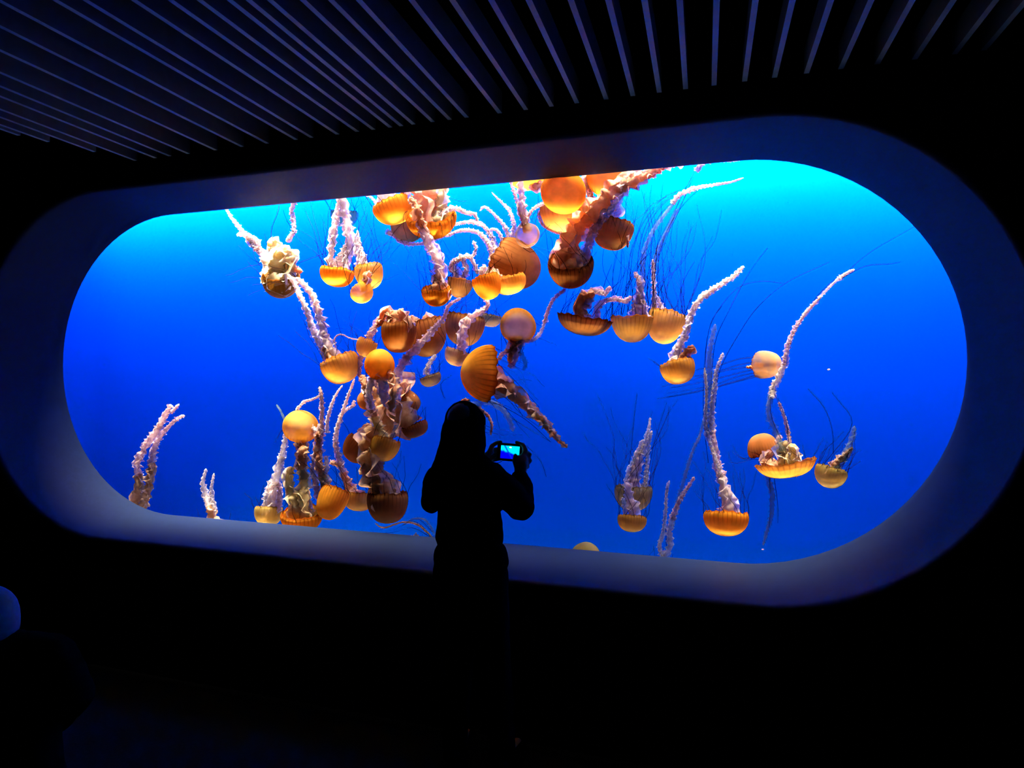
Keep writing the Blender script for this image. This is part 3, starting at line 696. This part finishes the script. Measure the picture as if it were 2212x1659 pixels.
J('small dim bell left of the upright golden disc', (1058, 684), 52, 22, -102, 0, 1.45, 'dim', [], (8, 70, 100, 50))
J('pale amber cap with a mauve arm winding upward, left of the orange cone', (988, 763), 54, 28, -108, 4, 1.0, 'pale',
  [('mauve', 26, 22, [(998, 768), (998, 740), (1002, 712), (1014, 688)]), ('mauve', 20, 14, [(1008, 696), (1028, 678), (1048, 668)]), ('mauve', 13, 9, [(1046, 670), (1054, 656), (1044, 640), (1036, 632)])], (6, 60, 95, 40))
J('golden disc jellyfish seen face on with scalloped edge, centre of the window', (1119, 704), 78, 30, -75, 80, 0.95, 'disc',
  [('tan', 34, 24, [(1114, 735), (1106, 765), (1110, 785)]), ('mauve', 26, 18, [(1122, 740), (1112, 770), (1102, 795)]), ('grey', 12, 8, [(1130, 735), (1150, 735), (1168, 718), (1178, 690)]), ('mauve', 11, 9, [(1176, 698), (1186, 665), (1200, 642), (1222, 624)]),
   ('mauve', 16, 10, [(1105, 755), (1088, 762), (1076, 778)]), ('thin', 18, 10, [(1125, 760), (1135, 785), (1130, 800)])],
  (12, 70, -60, 50))
J('large orange cone jellyfish pointing left with a long peach arm trailing down right', (1056, 808), 122, 62, 174, 16, 0.93, 'orange',
  [('peach', 60, 46, [(1062, 816), (1086, 832), (1112, 852)]), ('peach', 46, 30, [(1106, 848), (1135, 872), (1160, 897)]), ('tan', 28, 16, [(1154, 892), (1178, 915), (1196, 938)]), ('tan', 16, 9, [(1192, 934), (1208, 952), (1226, 966)])],
  (14, 110, -42, 16), [[(1070, 780), (1120, 830), (1165, 880)], [(1048, 862), (1090, 880), (1140, 910), (1190, 955)], [(1050, 864), (1100, 860), (1130, 900)]], 0.0, 1.12)
J('small dark grey green jellyfish with pale stalk, left of the orange cone', (929, 815), 48, 20, -70, 0, 1.05, 'dim', [('grey', 18, 10, [(926, 816), (922, 798), (930, 782), (942, 766)])], (8, 60, 95, 50))
J('faint teal arms drooping beside the photographer head', (1000, 900), 56, 30, 100, 5, 1.05, 'dim',
  [('thin', 22, 12, [(1010, 880), (1050, 868), (1080, 880), (1100, 905), (1108, 932)]), ('tan', 12, 6, [(1030, 880), (1052, 896), (1062, 915), (1060, 940)]), ('peach', 10, 8, [(990, 880), (1002, 864), (1015, 866)])], (10, 120, -40, 40),
  [[(1130, 958), (1150, 975), (1170, 1000), (1180, 1030)], [(1100, 900), (1140, 925), (1190, 955)], [(960, 860), (952, 830), (975, 810)]])
J('swirl of thin tan threads at the lower edge left of the photographer', (906, 1186), 70, 36, -90, 5, 1.1, 'orange', [('peach', 16, 12, [(910, 1172), (900, 1160), (890, 1162)]), ('tan', 6, 4, [(935, 1165), (905, 1135), (870, 1128), (830, 1140), (810, 1130)]), ('thin', 8, 4, [(940, 1160), (920, 1125), (895, 1120), (870, 1135)])], (4, 40, 90, 40),
  [[(935, 1160), (900, 1128), (860, 1130), (820, 1145)], [(935, 1150), (905, 1122), (880, 1130), (850, 1145)], [(930, 1160), (890, 1140), (850, 1150), (810, 1152)]])
# ------------------------------------------------------------------ people
def capsule(verts, faces, p0, r0, p1, r1, dsc=1.0, ns=16, nc=5):
    """tapered capsule; dsc squeezes it front to back"""
    ax = p1-p0; ln = ax.length
    z = ax.normalized() if ln > 1e-6 else Vector((0, 0, 1))
    x = z.orthogonal().normalized(); y = z.cross(x)
    rings = []
    for k in range(nc+1):
        a = -math.pi/2 + math.pi/2*k/nc; rings.append((p0+z*(r0*math.sin(a)), max(r0*math.cos(a), 1e-4), p0))
    for k in range(nc+1):
        a = math.pi/2*k/nc; rings.append((p1+z*(r1*math.sin(a)), max(r1*math.cos(a), 1e-4), p1))
    base = len(verts)
    for (c, r, q) in rings:
        for i in range(ns):
            t = 2*math.pi*i/ns
            p = c + x*(r*math.cos(t)) + y*(r*math.sin(t))
            cy = (p0.y+(p1.y-p0.y)*max(0.0, min(1.0, (c-p0).dot(z)/ln))) if ln > 1e-6 else p0.y
            p.y = cy+(p.y-cy)*dsc
            verts.append(p)
    n = len(rings)
    for k in range(n-1):
        for i in range(ns):
            j = (i+1) % ns
            faces.append((base+k*ns+i, base+k*ns+j, base+(k+1)*ns+j, base+(k+1)*ns+i))
    faces.append(tuple(base+i for i in range(ns-1, -1, -1)))
    faces.append(tuple(base+(n-1)*ns+i for i in range(ns)))
def blob(name, caps, mat, parent, voxel=0.008, smooth=4, wrinkle=0.0):
    """one continuous surface grown over tapered limbs"""
    verts, faces = [], []
    for c in caps: capsule(verts, faces, *c)
    me = bpy.data.meshes.new(name+'_src'); me.from_pydata([tuple(v_) for v_ in verts], [], faces)
    tmp = bpy.data.objects.new(name+'_src', me); C.objects.link(tmp)
    rm = tmp.modifiers.new('r', 'REMESH'); rm.mode = 'VOXEL'; rm.voxel_size = voxel; rm.use_smooth_shade = True
    sm = tmp.modifiers.new('s', 'SMOOTH'); sm.factor = 0.5; sm.iterations = smooth
    dg = bpy.context.evaluated_depsgraph_get(); dg.update()
    m2 = bpy.data.meshes.new_from_object(tmp.evaluated_get(dg)); m2.name = name
    bpy.data.objects.remove(tmp); bpy.data.meshes.remove(me)
    org = parent.location
    nv = len(m2.vertices); co = [0.0]*(3*nv); no = [0.0]*(3*nv)
    m2.vertices.foreach_get('co', co); m2.vertices.foreach_get('normal', no)
    for i in range(nv):
        p = Vector(co[3*i:3*i+3])
        if wrinkle:
            p += Vector(no[3*i:3*i+3])*wrinkle*(noise.noise(p*14)+0.5*noise.noise(p*31))
        co[3*i:3*i+3] = p-org
    m2.vertices.foreach_set('co', co)
    m2.polygons.foreach_set('use_smooth', [True]*len(m2.polygons))
    m2.materials.clear(); m2.materials.append(mat)
    o = bpy.data.objects.new(name, m2); C.objects.link(o); o.parent = parent
    return o
PY = -0.5
S = mpp(1010, 1050, PY)
def P(u, v, dy=0.0): return at(u, v, PY+dy)
def W(u, z, dy=0.0):
    p = at(u, 1100, PY); return Vector((p.x, PY+dy, z))
def chain(pts, rs, dsc=1.0):
    return [(pts[i], rs[i]*S, pts[i+1], rs[i+1]*S, dsc) for i in range(len(pts)-1)]
base = W(1015, 0.0)
person = empty('person', base)
tag(person, 'person with long dark hair and black jacket seen from behind, holding up a camera', 'person')
body = []
body += chain([P(1003, 906), P(1004, 926, 0.02), P(1007, 950, 0.045)], [39, 37, 26], 1.12)      # skull and jaw
body += chain([P(1004, 925, 0.10), P(1004, 934, 0.125)], [5, 7])                                  # nose
body += chain([P(1004, 947, 0.105), P(1010, 947, 0.10)], [6, 5])                                  # mouth
body += chain([P(964, 922), P(964, 932)], [7, 5]) + chain([P(1043, 922), P(1043, 932)], [7, 5])   # ears
body += chain([P(1003, 950), P(1004, 1005, -0.01)], [23, 26])
body += chain([P(960, 1032), P(1055, 1030)], [28, 28], 0.9)
body += chain([P(1006, 1045), P(1010, 1130), P(1014, 1200)], [55, 46, 58], 0.72)
RA = [P(1062, 1035), P(1126, 1096, 0.05), P(1124, 1024, 0.155)]
body += chain(RA, [25, 20, 13])
LA = [P(948, 1042), P(934, 1088, 0.06), P(1038, 1006, 0.20)]
body += chain(LA, [25, 20, 12])
# right hand: palm, thumb on the back of the camera, four fingers round its grip
body += chain([P(1124, 1020, 0.158), P(1126, 1004, 0.172), P(1128, 994, 0.185)], [14, 16, 14], 0.75)
body += chain([P(1117, 1008, 0.160), P(1112, 996, 0.158), P(1113, 984, 0.168)], [7, 6, 4.6])
body += chain([P(1129, 992, 0.190), P(1135, 972, 0.200), P(1130, 961, 0.215), P(1116, 955.5, 0.225)], [6.5, 5.6, 5, 4.2])
body += chain([P(1134, 996, 0.195), P(1144, 982, 0.215), P(1139, 977, 0.245), P(1124, 975, 0.256)], [6.5, 5.4, 5, 4.2])
body += chain([P(1136, 1003, 0.195), P(1145, 995, 0.215), P(1138, 989, 0.245), P(1124, 987, 0.256)], [6.2, 5.2, 4.8, 4])
body += chain([P(1134, 1010, 0.190), P(1140, 1008, 0.215), P(1134, 1000, 0.243), P(1122, 998, 0.252)], [5.6, 4.6, 4.2, 3.6])
# left hand round the other end
body += chain([P(1038, 1006, 0.20), P(1050, 992, 0.212), P(1058, 984, 0.218)], [12, 14, 12], 0.75)
body += chain([P(1056, 992, 0.203), P(1066, 986, 0.192), P(1074, 978, 0.186)], [6.5, 5.6, 4.4])
body += chain([P(1057, 978, 0.222), P(1062, 964, 0.225), P(1072, 957, 0.226), P(1082, 955, 0.226)], [6, 5.2, 4.6, 4])
body += chain([P(1060, 982, 0.228), P(1064, 972, 0.245), P(1076, 970, 0.256), P(1086, 970, 0.258)], [6, 5.2, 4.6, 4])
body += chain([P(1060, 988, 0.228), P(1065, 983, 0.247), P(1077, 982, 0.256), P(1086, 982, 0.258)], [6, 5, 4.6, 4])
body += chain([P(1058, 995, 0.224), P(1064, 994, 0.245), P(1075, 992, 0.254), P(1083, 992, 0.256)], [5.4, 4.6, 4.2, 3.6])
LL = [W(984, 0.86), W(986, 0.46, 0.01), W(984, 0.10)]
RL = [W(1046, 0.86), W(1064, 0.46, 0.01), W(1086, 0.10)]
body += chain(LL, [38, 27, 17]) + chain(RL, [38, 27, 17])
body += chain([W(984, 0.06), W(980, 0.05, 0.15)], [17, 15]) + chain([W(1086, 0.06), W(1092, 0.05, 0.15)], [17, 15])
blob('body', body, M_SKIN, person, 0.0052, 2)
hair = []
hair += chain([P(1002, 909, -0.005), P(1001, 935, -0.02), P(1000, 962, -0.03), P(990, 1000, -0.055), P(978, 1045, -0.075)], [43.5, 49, 50, 44, 26], 0.85)
hair += chain([P(1012, 915, -0.005), P(1022, 945, -0.01), P(1030, 982, -0.01), P(1036, 1010, 0.0)], [40, 28, 18, 8], 0.9)
hair += chain([P(972, 950, -0.02), P(956, 985, -0.03), P(938, 1015, -0.04), P(924, 1040, -0.05)], [22, 13, 10, 5], 0.9)
hair += chain([P(966, 960, -0.03), P(950, 1000, -0.05), P(940, 1048, -0.07), P(945, 1075, -0.08)], [18, 14, 12, 4], 0.9)
hair += chain([P(1010, 980, -0.05), P(1012, 1030, -0.08), P(1006, 1060, -0.09)], [26, 22, 6], 0.9)
blob('hair', hair, M_HAIR, person, 0.007, 3, 0.003)
jk = []
jk += chain([P(950, 1044), P(1058, 1038)], [40, 40], 0.85)
jk += chain([P(1004, 1058), P(1012, 1110), P(1014, 1160), P(1014, 1178)], [68, 72, 77, 74], 0.74)
jk += chain([P(972, 1008, -0.035), P(1040, 1004, -0.035)], [26, 24], 0.9)
jk += chain([P(1060, 1040), P(1100, 1066, 0.02), P(1124, 1094, 0.05)], [36, 33, 32])
jk += chain([P(1124, 1094, 0.05), P(1127, 1060, 0.10), P(1124, 1032, 0.145)], [32, 26, 19.5])
jk += chain([P(950, 1044), P(936, 1068, 0.02), P(933, 1084, 0.05)], [36, 27, 25])
jk += chain([P(933, 1084, 0.05), P(985, 1045, 0.14), P(1028, 1013, 0.19)], [25, 24, 18])
blob('jacket', jk, M_JACKET, person, 0.008, 3, 0.006)
tr = []
tr += chain([P(982, 1204), P(1050, 1206)], [50, 50], 0.8)
tr += chain([W(984, 0.86), W(986, 0.46, 0.01), W(984, 0.08)], [50, 37, 27]) + chain([W(1048, 0.86), W(1066, 0.46, 0.01), W(1088, 0.08)], [50, 37, 27])
blob('trousers', tr, M_TROUSER, person, 0.009, 3, 0.005)
for (ux, ut) in ((984, 980), (1086, 1092)):
    blob('shoe', chain([W(ux, 0.048, -0.03), W(ut, 0.042, 0.17)], [21, 18], 1.0), M_SHOE, person, 0.006, 3)

# the compact camera in the raised hands
cc = P(1100.5, 977, 0.205)
cr, cu, cdv = view_basis(cc)
tl = math.radians(-4.5)
ex = cr*math.cos(tl)+cu*math.sin(tl); ey = cu*math.cos(tl)-cr*math.sin(tl); ez = -cdv      # ez faces the viewer
camo = empty('compact_camera', cc)
tag(camo, 'small black camera with glowing blue screen held in raised hands', 'camera')
def local_box(name, lo, hi, mat, parent, bevel=0.0):
    bm = bmesh.new(); bmesh.ops.create_cube(bm, size=1)
    for v_ in bm.verts:
        v_.co = Vector((lo[i]+(v_.co[i]+0.5)*(hi[i]-lo[i]) for i in range(3)))
    if bevel: bmesh.ops.bevel(bm, geom=bm.edges[:], offset=bevel, segments=3, affect='EDGES')
    for v_ in bm.verts: v_.co = ex*v_.co.x+ey*v_.co.y+ez*v_.co.z
    me = bpy.data.meshes.new(name); bm.to_mesh(me); bm.free(); me.materials.append(mat)
    o = bpy.data.objects.new(name, me); C.objects.link(o); o.parent = parent; return o
hw, hh = 28*S, 20*S
local_box('body', (-hw, -hh, -0.016), (hw, hh, 0.013), M_BLACK, camo, 0.005)
local_box('shutter_button', (hw*0.55, hh, -0.006), (hw*0.78, hh+0.004, 0.006), M_BLACK, camo, 0.0015)
# lens barrel on the far side
def ringmesh(name, prof, mat, parent):
    vv, ff = [], []; ns = 28
    for (rr, zz) in prof:
        for i in range(ns):
            a = 2*math.pi*i/ns; vv.append(ex*(rr*math.cos(a))+ey*(rr*math.sin(a))+ez*zz)
    for k in range(len(prof)-1):
        for i in range(ns):
            j = (i+1) % ns; ff.append((k*ns+i, k*ns+j, (k+1)*ns+j, (k+1)*ns+i))
    return mesh_obj(name, vv, ff, mat, parent)
ringmesh('lens', [(0.001, -0.016), (0.026, -0.016), (0.026, -0.028), (0.022, -0.028), (0.022, -0.040), (0.016, -0.040), (0.014, -0.037), (0.001, -0.037)], M_BLACK, camo)
# screen: shows a bright cyan tank above a dark blue crowd
m, nt = new_mat('lit_camera_screen'); L = nt.links.new
out = N(nt, 'ShaderNodeOutputMaterial'); em = N(nt, 'ShaderNodeEmission', inp={'Strength': 1.0})
uv = N(nt, 'ShaderNodeUVMap'); sp = N(nt, 'ShaderNodeSeparateXYZ'); L(uv.outputs[0], sp.inputs[0])
nz = N(nt, 'ShaderNodeTexNoise', inp={'Scale': 5.0, 'Detail': 2.0}); L(uv.outputs[0], nz.inputs['Vector'])
# picture: height over a sloping wavy skyline
m1 = N(nt, 'ShaderNodeMath', operation='MULTIPLY', inp={1: 0.35}); L(sp.outputs[0], m1.inputs[0])
m2 = N(nt, 'ShaderNodeMath', operation='SUBTRACT'); 
sl = N(nt, 'ShaderNodeMath', operation='MULTIPLY_ADD', inp={1: 0.30, 2: -0.15}); L(nz.outputs['Fac'], sl.inputs[0])
m3 = N(nt, 'ShaderNodeMath', operation='ADD'); L(sp.outputs[1], m3.inputs[0]); L(m1.outputs[0], m3.inputs[1])
m4 = N(nt, 'ShaderNodeMath', operation='ADD'); L(m3.outputs[0], m4.inputs[0]); L(sl.outputs[0], m4.inputs[1])
rp = N(nt, 'ShaderNodeValToRGB'); e = rp.color_ramp.elements
e[0].position = 0.56; e[0].color = (0.0, 0.0, 0.95, 1); e[1].position = 0.70; e[1].color = (0.0, 0.9, 1.0, 1)
x = e.new(0.62); x.color = (0.0, 0.25, 0.9, 1)
L(m4.outputs[0], rp.inputs[0])
# slanting dark arm across the upper left of the picture
w1 = N(nt, 'ShaderNodeMath', operation='MULTIPLY_ADD', inp={1: 0.45, 2: 0.0}); L(sp.outputs[1], w1.inputs[0])
w2 = N(nt, 'ShaderNodeMath', operation='ADD'); L(sp.outputs[0], w2.inputs[0]); L(w1.outputs[0], w2.inputs[1])
w3 = N(nt, 'ShaderNodeMath', operation='SUBTRACT', inp={1: 0.64}); L(w2.outputs[0], w3.inputs[0])
w4 = N(nt, 'ShaderNodeMath', operation='ABSOLUTE'); L(w3.outputs[0], w4.inputs[0])
w5 = N(nt, 'ShaderNodeMapRange', inp={1: 0.03, 2: 0.06, 3: 0.85, 4: 0.0}); L(w4.outputs[0], w5.inputs[0])
mx = N(nt, 'ShaderNodeMix', data_type='RGBA'); L(w5.outputs[0], mx.inputs['Factor']); L(rp.outputs[0], mx.inputs['A']); mx.inputs['B'].default_value = (0.0, 0.02, 0.85, 1)
L(mx.outputs['Result'], em.inputs[0]); L(em.outputs[0], out.inputs[0])
sw, sh = 21*S, 14.5*S; sx = 1.2*S
sv = [ex*(a_*sw+sx)+ey*(b_*sh)+ez*c_ for c_ in (0.0138, 0.0128) for a_, b_ in ((-1, -1), (1, -1), (1, 1), (-1, 1))]
scr = mesh_obj('screen', sv, [(0, 1, 2, 3), (7, 6, 5, 4), (0, 4, 5, 1), (1, 5, 6, 2), (2, 6, 7, 3), (3, 7, 4, 0)], m, camo, smooth=False,
               uvs=[(0, 0), (1, 0), (1, 1), (0, 1)]*2)
m, nt = new_mat('white_screen_icon'); em = N(nt, 'ShaderNodeEmission', inp={0: (1, 1, 1, 1), 'Strength': 1.2}); out = N(nt, 'ShaderNodeOutputMaterial'); nt.links.new(em.outputs[0], out.inputs[0])
bm = bmesh.new(); bmesh.ops.create_circle(bm, cap_ends=True, segments=20, radius=1)
for v_ in bm.verts: v_.co = ex*(v_.co.x*2.9*S+1.5*S)+ey*(v_.co.y*1.6*S+11*S)+ez*0.0142
me = bpy.data.meshes.new('screen_icon'); bm.to_mesh(me); bm.free(); me.materials.append(m)
ic = bpy.data.objects.new('screen_icon', me); C.objects.link(ic); ic.parent = scr
vv, ff = [], []
tube_into(vv, ff, smooth_path([P(1074, 985, 0.21)-cc, P(1066, 992, 0.19)-cc, P(1068, 1001, 0.185)-cc, P(1078, 999, 0.19)-cc, P(1084, 996.5, 0.20)-cc], 0.004), 0.0018, 0.0018, 6)
mesh_obj('wrist_strap', vv, ff, rough('grey_strap', (0.25, 0.25, 0.28), (0.3, 0.3, 0.33), 60), camo)

# the visitor at the lower left edge, nearer to us
CDP = 2.2
S2 = CDP/FPX
def Q(u, v, dd=0.0): return CAM + ray(u, v)*(CDP+dd)
cb = Q(40, 1480); cb.z = 0.0
child = empty('person', cb)
tag(child, 'small visitor in dark clothes with pale rounded hood at the lower left edge', 'person')
def ch2(pts, rs, dsc=1.0): return [(pts[i], rs[i]*S2, pts[i+1], rs[i+1]*S2, dsc) for i in range(len(pts)-1)]
def low(u, z, dd=0.0):
    p = Q(u, 1480, dd); p.z = z; return p
bd = ch2([Q(-30, 1330), Q(-26, 1350), Q(-20, 1372, 0.02)], [56, 54, 40])
bd += ch2([Q(-4, 1345, 0.06), Q(0, 1352, 0.075)], [7, 9]) + ch2([Q(-30, 1385), Q(0, 1430)], [28, 30])
bd += ch2([Q(10, 1450), Q(40, 1560), low(45, 0.52)], [70, 64, 70], 0.8)
bd += ch2([Q(120, 1420), Q(165, 1500), Q(120, 1560, 0.15)], [32, 26, 20]) + ch2([Q(-60, 1440), Q(-110, 1540), Q(-60, 1600, 0.15)], [32, 26, 20])
for k in range(4):
    bd += ch2([Q(112, 1562+k*9, 0.16), Q(98, 1566+k*9, 0.19), Q(88, 1572+k*9, 0.18)], [7, 6, 5])
    bd += ch2([Q(-54, 1602+k*9, 0.16), Q(-40, 1606+k*9, 0.19), Q(-32, 1610+k*9, 0.18)], [7, 6, 5])
bd += ch2([Q(118, 1555, 0.14), Q(104, 1548, 0.16)], [7, 6]) + ch2([Q(-60, 1592, 0.14), Q(-46, 1586, 0.16)], [7, 6])
bd += ch2([low(10, 0.52), low(5, 0.28), low(5, 0.06)], [46, 36, 26]) + ch2([low(80, 0.52), low(85, 0.28), low(88, 0.06)], [46, 36, 26])
blob('body', bd, M_SKIN, child, 0.007, 3)
blob('hood', ch2([Q(-30, 1328, -0.012), Q(-27, 1348, -0.012), Q(-24, 1366, -0.008)], [63, 62, 48]), M_CAP, child, 0.006, 4)
jk = ch2([Q(-50, 1436), Q(30, 1412), Q(110, 1412)], [44, 46, 46], 0.9) + ch2([Q(15, 1450), Q(40, 1560), low(45, 0.55)], [92, 88, 92], 0.85)
jk += ch2([Q(115, 1412), Q(165, 1498), Q(126, 1554, 0.13)], [44, 38, 30]) + ch2([Q(-60, 1440), Q(-112, 1540), Q(-68, 1596, 0.13)], [44, 38, 30])
blob('jacket', jk, M_JACKET, child, 0.008, 4, 0.005)
blob('trousers', ch2([low(10, 0.56), low(5, 0.28), low(5, 0.08)], [58, 46, 36]) + ch2([low(80, 0.56), low(85, 0.28), low(88, 0.08)], [58, 46, 36]), M_TROUSER, child, 0.008, 3, 0.004)
for uu in (5, 88):
    a_ = low(uu, 0.045); b_ = a_+Vector((0.02, 0.12, -0.005))
    blob('shoe', [(a_, 0.043, b_, 0.038, 1.0)], M_SHOE, child, 0.006, 3)
# two specks adrift in the water
for (uu, vv_, lab) in ((1790, 798, 'tiny white speck adrift in open blue water, right of the sideways pink jellyfish'), (1648, 1187, 'tiny white speck adrift low in the water, right of the lowest orange jellyfish')):
    c_ = at(uu, vv_, 1.0); bm = bmesh.new(); bmesh.ops.create_icosphere(bm, subdivisions=2, radius=0.006)
    for v_ in bm.verts: v_.co = Vector((v_.co.x*1.3, v_.co.y, v_.co.z*0.8))*(1+0.35*noise.noise(v_.co*260+c_))
    me = bpy.data.meshes.new('debris_speck'); bm.to_mesh(me); bm.free(); me.materials.append(ARM['white'])
    o = bpy.data.objects.new('debris_speck', me); o.location = c_; C.objects.link(o)
    tag(o, lab, 'speck')
